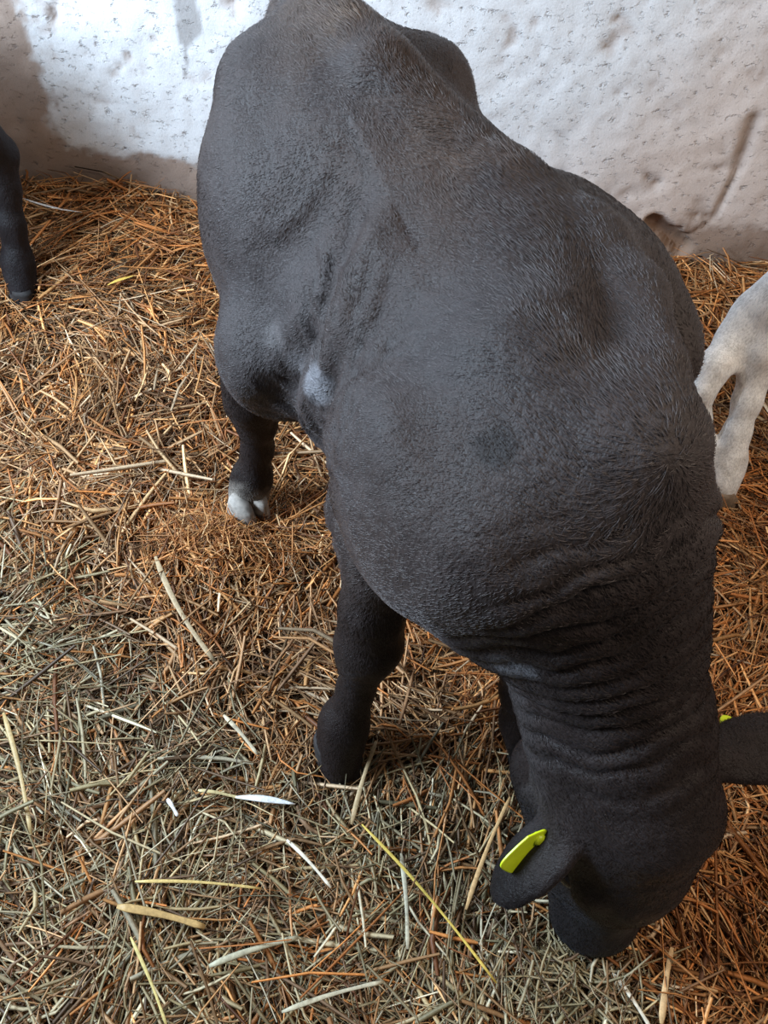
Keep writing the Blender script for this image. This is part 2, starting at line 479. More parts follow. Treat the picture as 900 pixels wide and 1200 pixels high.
ventral = -((V - n0) @ nrm(np.cross(np.cross(ax, A.f), ax)))     # towards the throat
disp = 0.014 * cre * mk * (1 - 0.75 * sstep(0.03, 0.11, ventral))
# shoulder and rib wrinkles running down and forward
q = np.stack([s_ * 9 + z_ * 7, (s_ * 0.6 - z_ * 0.8) * 42, r_ * 10], 1)
w1 = ridged(noise(q, 1.0, 21, 2))
mk2 = sstep(-0.45, -0.30, s_) * sstep(0.50, 0.62, z_) * (1 - sstep(0.92, 0.99, z_)) * sstep(0.10, 0.5, nr) * (1 - mk) * (t < 0.12)
disp += 0.0055 * (w1 - 0.5) * mk2 * sstep(-0.4, 0.3, noise(V, 7, 31))
# coarse matted folds on the belly side
q = np.stack([s_ * 20, z_ * 30 + s_ * 26, r_ * 16], 1)
w2 = ridged(noise(q, 1.0, 41, 2)) - 0.4 + 0.5 * noise(V, 14, 43)
mk3 = sstep(-0.55, -0.44, s_) * (1 - sstep(-0.30, -0.18, s_)) * sstep(0.45, 0.5, z_) * (1 - sstep(0.86, 0.97, z_)) * sstep(0.0, 0.4, nr)
disp += 0.009 * w2 * mk3
# the fold in front of the thigh and the hollow behind it
gd, gs = poly_dist(s_, z_, [(-0.475, 0.955), (-0.445, 0.90), (-0.43, 0.80), (-0.455, 0.70), (-0.50, 0.58)])
right = (r_ > 0.06) * sstep(0.0, 0.3, nr)
disp += right * (1 - sstep(0.93, 0.98, z_)) * (-0.017 * np.exp(-(gd / 0.026) ** 2) + 0.016 * sstep(-0.47, -0.42, s_) * np.exp(-((gd - 0.05) / 0.04) ** 2))
hd = np.hypot((s_ + 0.52) / 0.055, (z_ - 0.885) / 0.10)
disp -= right * 0.024 * np.exp(-hd ** 2)
fd, _ = poly_dist(s_, z_, [(-0.545, 0.955), (-0.55, 0.91), (-0.565, 0.87)])
disp += right * 0.004 * np.exp(-(fd / 0.012) ** 2)
# small dark dimple behind the shoulder
hd = np.linalg.norm(V - P(578, 525, 0.86), axis=1)
disp -= 0.006 * np.exp(-(hd / 0.03) ** 2) * (nr > -0.2)
disp += 0.0012 * noise(V, 40, 51, 2) + 0.003 * noise(V, 12, 52, 2)
V = V + N * disp[:, None]

DARK = np.array([0.041, 0.034, 0.034])
def blend(c, m, col): return c * (1 - m[:, None]) + np.array(col) * m[:, None]
tint = np.tile(DARK, (len(V), 1)) * (1 + 0.25 * noise(V, 6, 61, 3))[:, None]
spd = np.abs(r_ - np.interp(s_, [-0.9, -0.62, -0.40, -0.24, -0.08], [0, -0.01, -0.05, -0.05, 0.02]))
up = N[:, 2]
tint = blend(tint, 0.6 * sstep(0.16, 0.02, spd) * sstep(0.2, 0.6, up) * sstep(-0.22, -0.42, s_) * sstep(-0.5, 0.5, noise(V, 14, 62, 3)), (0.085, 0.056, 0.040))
tint = blend(tint, 0.7 * sstep(0.06, 0.02, np.linalg.norm(V - P(425, 55, 1.03), axis=1)) * sstep(-0.4, 0.3, noise(V, 30, 63, 2)), (0.20, 0.13, 0.08))
tint = blend(tint, 0.8 * sstep(-0.3, 0.5, noise(V * [1, 1, .5], 4, 64, 2)), (0.034, 0.023, 0.020))
# brown neck with its shade painted into the tint; lower legs darker
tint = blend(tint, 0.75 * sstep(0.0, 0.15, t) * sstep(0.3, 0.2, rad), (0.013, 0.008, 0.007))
tint = blend(tint, 0.7 * sstep(0.03, 0.10, ventral) * sstep(0.0, 0.15, t) * sstep(0.3, 0.2, rad), (0.048, 0.042, 0.042))  # light falling on the throat side, painted in as a paler tint
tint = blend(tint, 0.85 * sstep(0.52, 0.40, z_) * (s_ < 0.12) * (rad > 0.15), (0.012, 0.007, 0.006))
def surf(u, v):
    q = V - CAM; zz = q @ FW
    du = F_PX * (q @ CR) / zz + 450 - u; dv = 600 - F_PX * (q @ CU) / zz - v
    m = (np.hypot(du, dv) < 9)
    i = np.flatnonzero(m)
    return V[i[np.argmin(zz[i])]]
def spot(c, rd, col, m, sd=70, frq=40):
    global tint
    d = np.linalg.norm(V - c, axis=1) * (1 + 0.35 * noise(V, frq, sd, 2))
    tint = blend(tint, m * sstep(rd, rd * 0.45, d), col)
spot(surf(592, 785), 0.040, (0.12, 0.12, 0.13), 0.7)
spot(surf(318, 402), 0.028, (0.11, 0.10, 0.10), 0.5)
spot(surf(345, 432), 0.032, (0.12, 0.115, 0.12), 0.5)
spot(surf(362, 456), 0.035, (0.24, 0.24, 0.26), 0.6)
spot(surf(578, 525), 0.030, (0.012, 0.010, 0.010), 0.8)
spot(P(292, 588, 0.05), 0.085, (0.34, 0.30, 0.26), 0.85)
hx = (V - poll) @ A.ha
tint = blend(tint, 0.85 * sstep(0.02, 0.12, hx) * (np.linalg.norm(V - poll, axis=1) < 0.6) * (s_ > 0.0), (0.004, 0.003, 0.0032))  # black face; tint also carries the shade on the lowered head
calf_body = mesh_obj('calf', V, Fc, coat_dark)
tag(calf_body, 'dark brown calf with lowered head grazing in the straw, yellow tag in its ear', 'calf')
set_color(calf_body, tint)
hoof(P(396, 885, 0.0), A.f, calf_body, horn_dark)
hoof(P(620, 888, 0.0), A.f, calf_body, horn_dark)
hoof(P(290, 600, 0.03), (0.7, -0.6), calf_body, horn_pale, 1.0, 0.35)['label'] = 'pale hoof of the right hind leg'
hoof(HL0, A.f, calf_body, horn_dark)
for sd in (-1, 1):
    ball('eye', A.H(0.148, sd * 0.074, -0.034), (0.020, 0.018, 0.018), (A.ha, A.hl, A.hn), eye_mat, calf_body)
matt = 0.25 + 1.1 * mk3 + 0.3 * sstep(-0.6, -0.75, s_)
def fur(body, V, Fc, N, dirs, cols, n, length, mat, label, wid=0.00036, seed=3):
    """short hair as real strands: three points each, lying along dirs"""
    g = np.random.default_rng(seed)
    a, b, c = V[Fc[:, 0]], V[Fc[:, 1]], V[Fc[:, 2]]
    ar = np.linalg.norm(np.cross(b - a, c - a), axis=1); ar /= ar.sum()
    fi = g.choice(len(Fc), n, p=ar)
    u, v = g.random(n)[:, None], g.random(n)[:, None]
    def mixv(A_):
        return (A_[Fc[fi, 0]] * (1 - u) + A_[Fc[fi, 1]] * u) * (1 - v) + (A_[Fc[fi, 3]] * (1 - u) + A_[Fc[fi, 2]] * u) * v
    p, nn, d = mixv(V), mixv(N), mixv(dirs)
    ln = mixv(length[:, None])[:, 0] * g.uniform(0.6, 1.2, n)
    cl = mixv(cols) * g.uniform(0.7, 1.45, n)[:, None]
    d = d + 0.45 * np.stack([noise(p, 9, 71, 2), noise(p, 9, 72, 2), noise(p, 9, 73, 2)], 1) + mixv(matt[:, None]) * np.stack([noise(p, 36, 74, 2), noise(p, 36, 75, 2), noise(p, 36, 76, 2)], 1) + g.normal(0, 0.10, (n, 3))
    d -= nn * (d * nn).sum(1)[:, None]; d /= np.linalg.norm(d, axis=1)[:, None] + 1e-9
    p1 = p + (d * 0.5 + nn * 0.10) * ln[:, None]
    p2 = p + (d * 1.0 + nn * 0.10) * ln[:, None]
    hc = bpy.data.hair_curves.new('fur')
    hc.add_curves([3] * n)
    pts = np.stack([p - nn * 0.001, p1, p2], 1).reshape(-1, 3).astype(np.float32)
    hc.attributes['position'].data.foreach_set('vector', pts.ravel()) if 'position' in hc.attributes else None
    rad = hc.attributes.get('radius') or hc.attributes.new('radius', 'FLOAT', 'POINT')
    rad.data.foreach_set('value', np.tile(np.array([1.0, 0.8, 0.15], np.float32) * wid, n))
    ca = hc.attributes.new('tint', 'FLOAT_COLOR', 'CURVE')
    ca.data.foreach_set('color', np.hstack([cl, np.ones((n, 1))]).astype(np.float32).ravel())
    hc.materials.append(mat)
    o = bpy.data.objects.new('fur', hc); COL.objects.link(o); o.parent = body
    o['kind'] = 'stuff'
    if label: o['label'] = label
    return o
mf = Mat('fur_strands'); mf.set(Base_Color=mf.attr(), Roughness=0.38)
mf.b.inputs['Specular IOR Level'].default_value = 0.36
fur_mat = mf.m
Nf = normals(V, Fc)
w_leg = sstep(0.55, 0.42, z_) * (np.linalg.norm(V - poll, axis=1) > 0.35)
w_head = sstep(0.0, 0.03, hx) * (np.linalg.norm(V - poll, axis=1) < 0.55) * (s_ > -0.02)
w_neck = sstep(0.0, 0.10, t) * sstep(0.26, 0.2, rad) * (1 - w_leg)
Z3 = np.array([0, 0, 1.0])
dirs = np.tile(-A.f * 0.75 - Z3 * 0.55, (len(V), 1)) * (1 - w_neck)[:, None] - (ax + 0.25 * Z3 + 0.5 * side)[None] * w_neck[:, None]
dirs = dirs * (1 - w_leg[:, None]) - Z3 * w_leg[:, None]
dirs = dirs * (1 - w_head[:, None]) - A.ha * w_head[:, None]
hl_ = 0.0085 + 0.006 * sstep(0.10, 0.02, spd) + 0.005 * sstep(0.55, 0.48, z_) * (s_ < 0) * (z_ > 0.4) + 0.006 * sstep(0.09, 0.03, np.linalg.norm(V - P(425, 55, 1.03), axis=1))
hl_ = hl_ * (1 - 0.4 * w_head) * (1 - 0.3 * w_leg) * (1 - 0.35 * w_neck)
fur(calf_body, V, Fc, Nf, dirs, tint * 1.35, 60000 if FAST else 200000, hl_, fur_mat, None)
# ear tags
def ear_tag(ct, u, n, parent, w=0.050, h=0.062):
    u = nrm(u); n = nrm(n - u * (n @ u)); v = np.cross(u, n)
    out = []
    for a in np.linspace(0, 2 * math.pi, 36, endpoint=False):
        x = math.copysign(abs(math.cos(a)) ** 0.45, math.cos(a)) * h / 2; y = math.sin(a) / abs(math.sin(a) or 1) * abs(math.sin(a)) ** 0.45 * w / 2
        y *= 1.0 if x < h * 0.2 else 1.0 - 0.55 * (x - h * 0.2) / (h * 0.3)      # tapers to the neck of the tag
        out.append((x, y))
    rings = []
    for k, sh in ((-0.0017, 0.96), (-0.0010, 1.0), (0.0010, 1.0), (0.0017, 0.96)):
        rings.append([ct + u * x * sh + v * y * sh + n * (k + 0.05 * y * y / 0.025) for x, y in out])
    vv, ff = loft(rings)
    o = mesh_obj('ear_tag', vv, ff, tag_mat, parent, smooth=False)
    o['label'] = 'bright yellow plastic ear tag'
    rr = [[ct + u * (h * 0.30 + q * math.cos(a)) + v * q * math.sin(a) + n * z for a in np.linspace(0, 2 * math.pi, 16, endpoint=False)] for z, q in ((-0.006, 0.005), (-0.004, 0.009), (0.004, 0.009), (0.009, 0.004))]
    vv, ff = loft(rr); mesh_obj('stud', vv, ff, stud_mat, o)
    return o
ct = P(617, 997, ear_r1[2] + 0.080)
u = P(645, 970, ct[2] + 0.02) - P(592, 1021, ct[2] - 0.02)
vd = nrm(ct - CAM); cc = nrm(np.cross(u, vd))
ear_tag(ct, u, cc * math.cos(0.42) + vd * math.sin(0.42), calf_body, 0.054, 0.080)
cl = ear_l0 + 0.45 * (ear_l1 - ear_l0) + np.array([0.0, 0.030, -0.022])
ear_tag(cl, np.array([-0.1, -0.6, 0.1]), np.array([0.1, 0.2, 1.0]), calf_body)

# ------------------------------------------------------------------ two more calves at the edges of the pen
def side_calf(W, f, K, hl_near, hl_far, mat, label, col, hoofmat, h=0.009, patches=None):
    """standing calf; hl_near / hl_far are the hind leg chains of its two sides (lists of point, radius)"""
    B = Calf(W, f, K); L = B.L
    st = [(-0.93, 0, 0.95, 0.80, 0.05), (-0.86, 0, 1.00, 0.68, 0.135), (-0.74, 0, 1.02, 0.60, 0.18), (-0.62, 0, 1.01, 0.54, 0.185), (-0.48, 0, 0.99, 0.50, 0.195),
          (-0.32, 0, 0.98, 0.47, 0.20), (-0.18, 0, 0.98, 0.48, 0.19), (-0.06, 0, 1.0, 0.50, 0.165), (0.04, 0, 0.97, 0.54, 0.13), (0.11, 0, 0.92, 0.58, 0.09)]
    legs = []
    for sd in (-1, 1):
        y = 0.125 * sd
        legs.append(([(L(0.0, y, 0.02), .036 * K), (L(-0.01, y, 0.06), .035 * K), (L(-0.02, y, 0.10), .038 * K), (L(-0.02, y, 0.20), .028 * K), (L(-0.02, y, 0.30), .036 * K), (L(-0.01, y, 0.35), .042 * K),
                      (L(-0.03, y, 0.44), .045 * K), (L(-0.06, y, 0.55), .065 * K), (L(-0.03, y, 0.64), .085 * K)], .03))
    legs += [(hl_near, .035), (hl_far, .035)]
    Z = np.array([0, 0, 1.0]); axs = (B.f, B.r, Z)
    ells = []
    for sd in (-1, 1):
        ells += [(L(-0.09, 0.13 * sd, 0.74), (0.13 * K, 0.055 * K, 0.17 * K), axs, 0.06), (L(-0.72, 0.12 * sd, 0.76), (0.14 * K, 0.075 * K, 0.17 * K), axs, 0.06),
                 (L(-0.66, 0.14 * sd, 0.96), (0.06 * K, 0.04 * K, 0.035 * K), axs, 0.05)]
    poll, muz = L(0.42, 0, 1.16), L(0.72, 0, 0.94)
    neck = [(L(-0.06, 0, 0.90), .10 * K), (L(0.14, 0, 0.96), .095 * K), (L(0.28, 0, 1.05), .08 * K), (L(0.41, 0, 1.12), .075 * K)]
    neckv = [(L(0.06, 0, 0.70), .12 * K), (L(0.20, 0, 0.84), .085 * K), (L(0.38, 0, 1.02), .065 * K)]
    ears = []
    for sd in (-1, 1):
        b = L(0.41, 0.075 * sd, 1.13); ears.append((b, b + 0.16 * K * nrm(B.r * sd - Z * 0.25 - B.f * 0.1), B.f * 1.0 - Z * 0.3, 0.045 * K))
    tail = [(L(-0.84, 0, 0.99), .032 * K), (L(-0.95, 0, 0.95), .026 * K), (L(-0.98, 0, 0.85), .02 * K), (L(-0.97, 0, 0.6), .015 * K), (L(-0.965, 0, 0.40), .02 * K), (L(-0.96, 0, 0.30), .008)]
    pts = [L(s, r, 0) for s in (-1.08, 0.9) for r in (-0.35, 0.35)] + [p for p, _ in hl_near + hl_far]
    lo = np.min(pts, 0) - 0.08; hi = np.max(pts, 0) + 0.08; lo[2] = -0.03; hi[2] = 1.32 * K
    V, Fc = B.build('calf', lo, hi, h, st, [(neck, .05), (neckv, .05), ([(L(-0.8, 0, .98), .03), (L(-0.4, 0, .965), .03), (L(-0.05, 0, .98), .035)], .04)], ells,
                    (poll, muz, Z.copy(), 0.375 / 0.375 * K, ears), tail, legs)
    N = normals(V, Fc)
    V = V + N * (0.0025 * noise(V, 14, 7, 2) + 0.0012 * noise(V, 50, 8))[:, None]
    o = mesh_obj('calf', V, Fc, mat)
    tint = np.tile(np.array(col), (len(V), 1)) * (1 + 0.18 * noise(V, 7, 3, 3))[:, None]
    if patches: tint = patches(V, tint)
    set_color(o, tint); tag(o, label, 'calf')
    for p, fw in ((L(0.01, 0.125, 0.0), B.f), (L(0.01, -0.125, 0.0), B.f), (hl_near[0][0] * [1, 1, 0] + [0, 0, 0.0], B.f), (hl_far[0][0] * [1, 1, 0], B.f)):
        hoof(np.asarray(p) + [0, 0, 0.002], fw, o, hoofmat, K)
    for sd in (-1, 1):
        ball('eye', B.H(0.148, sd * 0.074, -0.034), (0.020 * K, 0.018 * K, 0.018 * K), (B.ha, B.hl, B.hn), eye_mat, o)
    return o, B

# white calf: only its hind legs reach into the picture
K2 = 0.82
W2 = (1.74, 1.30); f2 = (1.0, 0.05)
B2 = Calf(W2, f2, K2)
nearp = [(P(845, 578, 0.03), .031), (P(849, 560, 0.065), .030), (P(855, 540, 0.10), .034), (P(864, 505, 0.17), .026), (P(876, 470, 0.24), .028), (P(889, 425, 0.32), .040),
         (P(905, 405, 0.37), .046), (P(950, 370, 0.45), .07), (B2.L(-0.64, 0.12, 0.66), .10)]
farp = [(P(815, 560, 0.02), .031), (P(815, 540, 0.06), .030), (P(816, 522, 0.10), .033), (P(819, 490, 0.18), .023), (P(825, 455, 0.26), .026), (P(838, 428, 0.31), .030),
        (P(862, 396, 0.35), .036), (P(890, 370, 0.40), .055), (P(930, 350, 0.46), .075), (B2.L(-0.62, -0.12, 0.66), .10)]
def white_patch(V, t):
    d = np.linalg.norm(V - P(866, 505, 0.17), axis=1)
    m = sstep(0.2, 0.6, noise(V, 18, 5, 3)) * 0.5
    t = blend(t, m, (0.48, 0.44, 0.40))
    return blend(t, sstep(0.09, 0.03, V[:, 2]) * 0.5, (0.40, 0.32, 0.25))
side_calf(W2, f2, K2, nearp, farp, coat_white, 'white calf at the right edge, only its pale hind legs in view', (0.84, 0.85, 0.86), horn_brown, patches=white_patch)

# black calf at the left edge
K3 = 0.85
W3 = (-2.06, 1.72); f3 = (-1.0, 0.03)
B3 = Calf(W3, f3, K3)
nearp = [(P(28, 345, 0.03), .036), (P(24, 325, 0.07), .034), (P(21, 305, 0.11), .037), (P(14, 265, 0.20), .030), (P(6, 220, 0.29), .034), (P(-4, 180, 0.37), .046), (P(-30, 155, 0.44), .052), (B3.L(-0.72, -0.12, 0.62), .09), (B3.L(-0.66, -0.12, 0.70), .10)]
HR3 = B3.L(-0.80, 0.13, 0)
farp = [(HR3 + [0, 0, .02], .033), (HR3 + [0, 0, .07], .032), (B3.L(-0.82, 0.13, .13), .035), (B3.L(-0.84, 0.13, .30), .028), (B3.L(-0.86, 0.13, .42), .042), (B3.L(-0.78, 0.13, .54), .06), (B3.L(-0.68, 0.12, .68), .10)]
side_calf(W3, f3, K3, nearp, farp, coat_dark, 'black calf at the left edge, only one dark hind leg in view', (0.014, 0.011, 0.012), horn_dark)

# ------------------------------------------------------------------ ground
WALL_Y = 2.13
def ground(x, y):
    p = np.stack([x, y, np.zeros_like(x)], 1)
    z = 0.022 * noise(p, 2.3, 101, 2) + 0.024 * noise(p, 7.5, 102, 2)
    bank = sstep(1.55, 2.15, y)
    z += bank * (0.03 + 0.10 * np.exp(-((x + 0.95) / 0.55) ** 2) + 0.05 * sstep(0.5, 1.2, x) + 0.03 * noise(p, 3.1, 103))
    for hx, hy in feet:
        z -= 0.030 * np.exp(-(((x - hx) ** 2 + (y - hy) ** 2) / 0.06 ** 2))
    # straw heaped and kicked up round the right hind foot
    hf = P(270, 640, 0.02)
    z += 0.035 * np.exp(-(((x - hf[0]) / 0.16) ** 2 + ((y - hf[1]) / 0.08) ** 2))
    return z - 0.012
feet = [tuple(P(396, 885, 0)[:2]), tuple(P(620, 888, 0)[:2]), tuple(HL0[:2]), tuple(P(292, 600, 0)[:2])]

def grid(xs, ys):
    X, Y = np.meshgrid(xs, ys, indexing='xy'); n, m = len(xs), len(ys)
    i = (np.arange(m - 1)[:, None] * n + np.arange(n - 1)[None, :]).ravel()
    return X.ravel(), Y.ravel(), np.stack([i, i + 1, i + n + 1, i + n], 1)
gx, gy, gf = grid(np.linspace(-3.0, 3.0, 200), np.linspace(-1.0, WALL_Y + 0.05, 110))
m = Mat('trodden_litter')
f = m.noise(45, 6, 0.7, m.coords((1, 1, 1)))
f2_ = m.noise(160, 4, 0.7, m.coords((1, 3, 1), (0, 0, 0.7)))
c = m.mix(m.ramp(f, [(0.35, 0.0), (0.65, 1.0)]), (0.075, 0.040, 0.018), (0.20, 0.115, 0.05))
c = m.mix(m.ramp(f2_, [(0.45, 0.0), (0.6, 0.6)]), c, (0.035, 0.02, 0.01))
m.set(Base_Color=c, Roughness=0.9, Normal=m.bump(f, 0.8, 0.02))
fl_o = mesh_obj('floor', np.stack([gx, gy, ground(gx, gy)], 1), gf, m.m)
fl_o['kind'] = 'structure'

# ------------------------------------------------------------------ wall
def PW(u, v):
    d = FW + CU * (600 - v) / F_PX + CR * (u - 450) / F_PX
    p = CAM + d * (WALL_Y / d[1]); return p[0], p[2]
wx, wz, wf = grid(np.linspace(-3.0, 3.0, 620), np.linspace(-0.1, 2.3, 250))
wp3 = np.stack([wx, np.zeros_like(wx), wz], 1)
n_lo, n_mid, n_hi = noise(wp3, 3, 201, 3), noise(wp3, 11, 202, 3), noise(wp3, 40, 203, 2)
wj = 0.035 * n_mid + 0.02 * n_hi
# limewash: its lower edge and its left edge as worn in the photo
bx, bz = zip(*[PW(*a) for a in [(85, 176), (160, 183), (240, 190), (420, 205), (600, 225), (700, 262), (800, 262), (900, 262)]])
edge = np.interp(wx, bx, bz)
lx, lz = zip(*[PW(*a) for a in [(85, 176), (60, 140), (45, 80), (25, 0)]])
left = np.interp(wz, lz, lx)
wj = wj + 0.012 * noise(wp3, 75, 204, 2)
paint = sstep(-0.012, 0.012, wz - edge + wj * np.where(wx > 0.2, 1.6, 0.8)) * sstep(-0.02, 0.03, wx - left + wj * 1.4)
paint *= 1 - 0.5 * sstep(0.25, 0.55, n_mid + 0.5 * n_hi)
rx, rz = PW(740, 120)
pink = sstep(-0.25, 0.45, (wx - rx) - 0.8 * (wz - rz) + 0.25 * n_lo)
def near(u0, v0, u1, v1, wd):
    a, b = PW(u0, v0), PW(u1, v1)
    d, _ = poly_dist(wx, wz, [a, b]); return np.exp(-((d * (1 + 0.3 * n_mid)) / wd) ** 2)
groove = near(884, 140, 866, 195, 0.016) + 0.8 * near(864, 200, 836, 258, 0.009)
stain = sstep(0.3, 0.7, near(215, -20, 222, 30, 0.035) + near(219, 20, 217, 48, 0.016) * 0.9 + near(218, 40, 218, 88, 0.006) * 0.8 + 0.15 * n_hi)
hole = sstep(0.3, 0.7, near(765, 262, 800, 292, 0.030) + 0.5 * n_mid + 0.4 * n_hi)
soot = sstep(-0.1, 0.6, n_mid + 0.4 * n_hi) * np.exp(-(((wx - PW(650, 170)[0]) / 0.28) ** 2 + ((wz - PW(650, 170)[1]) / 0.22) ** 2))
soot2 = sstep(0.1, 0.7, n_mid + 0.3 * n_lo) * 0.5
col = np.tile([0.33, 0.25, 0.205], (len(wx), 1)) * (1 + 0.25 * n_mid + 0.2 * n_lo)[:, None]
lime = np.tile([0.66, 0.67, 0.69], (len(wx), 1)) * (1 + 0.07 * n_mid + 0.06 * n_lo)[:, None]
lime = blend(lime, pink * 0.85, (0.56, 0.45, 0.385))
col = col * (1 - paint[:, None]) + lime * paint[:, None]
col = blend(col, soot * 0.55, (0.27, 0.26, 0.27))
col = blend(col, soot2 * 0.25, (0.35, 0.32, 0.31))
col = blend(col, np.clip(stain, 0, 1) * 0.7, (0.20, 0.18, 0.17))
col = blend(col, np.clip(groove, 0, 1) * 0.7, (0.24, 0.18, 0.15))
col = blend(col, np.clip(hole, 0, 1) * 0.8, (0.17, 0.095, 0.06))
dirt = sstep(0.08, -0.06, wz - 0.10 - 0.08 * n_lo - 0.05 * n_mid - 0.05 * sstep(0.5, 1.1, wx)) * 0.65
col = blend(col, dirt, (0.20, 0.125, 0.08))
wy = WALL_Y + 0.012 * n_lo + 0.006 * n_mid + 0.002 * n_hi + 0.014 * np.clip(groove, 0, 1) + 0.03 * np.clip(hole, 0, 1) - 0.004 * paint
m = Mat('limewashed_concrete')
base = m.attr()
sp = m.noise(38, 5, 0.65, m.coords((1, 1, 1.6)))
sp2 = m.noise(120, 4, 0.7, m.coords((1, 1, 1)))
pit = m.ramp(sp, [(0.28, 0.85), (0.36, 0.0)])
pit2 = m.ramp(sp2, [(0.30, 0.6), (0.36, 0.0)])
c = m.mix(pit, base, (0.16, 0.14, 0.14)); c = m.mix(pit2, c, (0.25, 0.22, 0.21))
fine = m.noise(300, 3, 0.6, m.coords())
c = m.mix(0.25, c, m.mix(1.0, c, m.ramp(fine, [(0.2, 0.5), (0.8, 1.4)]), 'MULTIPLY'))
bn = m.bump(m.ramp(sp, [(0.30, 0.0), (0.42, 1.0)]), 0.6, 0.006)
m.set(Base_Color=c, Roughness=0.85, Normal=m.bump(sp2, 0.35, 0.004, bn))
wall = mesh_obj('wall_back', np.stack([wx, wy, wz], 1), wf[:, ::1], m.m)
set_color(wall, col); wall['kind'] = 'structure'

# ------------------------------------------------------------------ straw
m = Mat('straw')
t = m.coords((60, 60, 60))
c = m.mix(0.5, m.attr(), m.mix(1.0, m.attr(), m.ramp(m.noise(3, 3, 0.6, t), [(0.25, 0.45), (0.75, 1.5)]), 'MULTIPLY'))
m.set(Base_Color=c, Roughness=0.5)
m.b.inputs['Specular IOR Level'].default_value = 0.3
straw_mat = m.m

def strands(x, y, zoff, length, width, yaw, pitch, bend, cols, segs=3):
    """one flattened, slightly bent stalk per row; four-sided, segs segments long"""
    n = len(x)
    d = np.stack([np.cos(yaw) * np.cos(pitch), np.sin(yaw) * np.cos(pitch), np.sin(pitch)], 1)
    s = np.stack([-np.sin(yaw), np.cos(yaw), np.zeros(n)], 1)
    u = np.cross(d, s)
    roll = rng.normal(0, 0.5, n)[:, None]
    s2 = s * np.cos(roll) + u * np.sin(roll); u2 = -s * np.sin(roll) + u * np.cos(roll)
    c0 = np.stack([x, y, ground(x, y) + zoff], 1)
    thick = width * rng.uniform(0.25, 0.7, n)
    R = []
    for k in range(segs + 1):
        t = k / segs * 2 - 1
        c = c0 + d * (length * 0.5 * t)[:, None] + s * (bend * length * t * t)[:, None] - np.array([0, 0, 1.0]) * (np.abs(bend) * length * 0.5 * t * t)[:, None]
        q = 1.0 if abs(t) < 0.99 else 0.75
        for a, b in ((1, 0), (0, 1), (-1, 0), (0, -1)):
            R.append(c + s2 * (a * width * 0.5 * q)[:, None] + u2 * (b * thick * 0.5 * q)[:, None])
    V = np.stack(R, 1)                       # n, 4*(segs+1), 3
    nv = V.shape[1]
    f = []
    for k in range(segs):
        for j in range(4):
            a = 4 * k + j; b = 4 * k + (j + 1) % 4
            f.append((a, b, b + 4, a + 4))
    f = np.array(f)
    Fc = (np.arange(n)[:, None, None] * nv + f[None]).reshape(-1, 4)
    return V.reshape(-1, 3), Fc, np.repeat(cols, nv, 0)

def hay_amount(x, y):
    p = np.stack([x, y, np.zeros_like(x)], 1)
    lim = 0.50 + 0.55 * np.clip((-x - 0.35) / 0.6, 0, 1) - 0.65 * sstep(0.32, 0.62, x)
    return sstep(0.14, -0.10, y - lim + 0.16 * noise(p, 4.5, 301, 2))

ORANGE = np.array([[0.50, 0.21, 0.065], [0.42, 0.15, 0.038], [0.60, 0.30, 0.11], [0.30, 0.11, 0.032], [0.68, 0.42, 0.20], [0.17, 0.065, 0.025]])
TAN = np.array([[0.46, 0.27, 0.13], [0.36, 0.19, 0.085], [0.62, 0.44, 0.27], [0.22, 0.115, 0.055]])
HAY = np.array([[0.35, 0.27, 0.145], [0.41, 0.34, 0.21], [0.24, 0.20, 0.11], [0.53, 0.46, 0.32], [0.28, 0.16, 0.075], [0.15, 0.09, 0.05]])
def pal(pl, n, pr): return pl[rng.choice(len(pl), n, p=pr)]

def field(n, x, y, hay, zmax, lmul=1.0, wmul=1.0):
    length = np.clip(rng.lognormal(math.log(0.10), 0.45, n), 0.035, 0.32) * lmul
    width = np.clip(rng.lognormal(math.log(0.0040), 0.48, n), 0.0014, 0.011) * wmul
    width = np.where(hay, width * 0.95, width)
    yaw = rng.uniform(0, math.pi, n)
    p = np.stack([x, y, np.zeros(n)], 1)
    yaw = np.where(rng.random(n) < 0.45, noise(p, 5, 311) * 2.6 + rng.normal(0, 0.35, n), yaw)
    pitch = rng.normal(0, 0.16, n)
    bend = np.where(rng.random(n) < 0.25, rng.normal(0, 0.14, n), rng.normal(0, 0.03, n))
    a = rng.random(n)
    patch = sstep(-0.5, 0.2, noise(p, 2.2, 321, 2))
    cols = np.where((a < 0.35 + 0.55 * patch)[:, None], pal(ORANGE, n, [.28, .22, .2, .14, .06, .10]), pal(TAN, n, [.38, .30, .12, .20]))
    cols = np.where(hay[:, None], pal(HAY, n, [.22, .18, .16, .07, .20, .17]), cols)
    cols = cols * np.clip(rng.lognormal(-0.15, 0.38, n), 0.3, 1.6)[:, None]
    return strands(x, y, rng.uniform(0.002, zmax, n) + np.abs(np.sin(pitch)) * length * 0.35, length, width, yaw, pitch, bend, cols)

def sample(n, x0, x1, y0, y1):
    return rng.uniform(x0, x1, n), rng.uniform(y0, y1, n)
Q = 1.0
parts_o, parts_h = [], []
for (n, x0, x1, y0, y1, z) in ((24000, -1.5, 1.5, -0.15, 1.1, 0.030), (20000, -1.7, 1.6, 1.0, 2.11, 0.032), (5000, -2.9, -1.5, -0.5, 2.1, 0.02), (5000, 1.5, 2.9, -0.5, 2.1, 0.02), (4000, -1.5, 1.5, -0.9, -0.15, 0.02)):
    x, y = sample(int(n * Q), x0, x1, y0, y1)
    hay = rng.random(len(x)) < hay_amount(x, y) * 0.8
    for sel, dst in ((~hay, parts_o), (hay, parts_h)):
        if sel.sum(): dst.append(field(int(sel.sum()), x[sel], y[sel], np.full(int(sel.sum()), dst is parts_h), z))
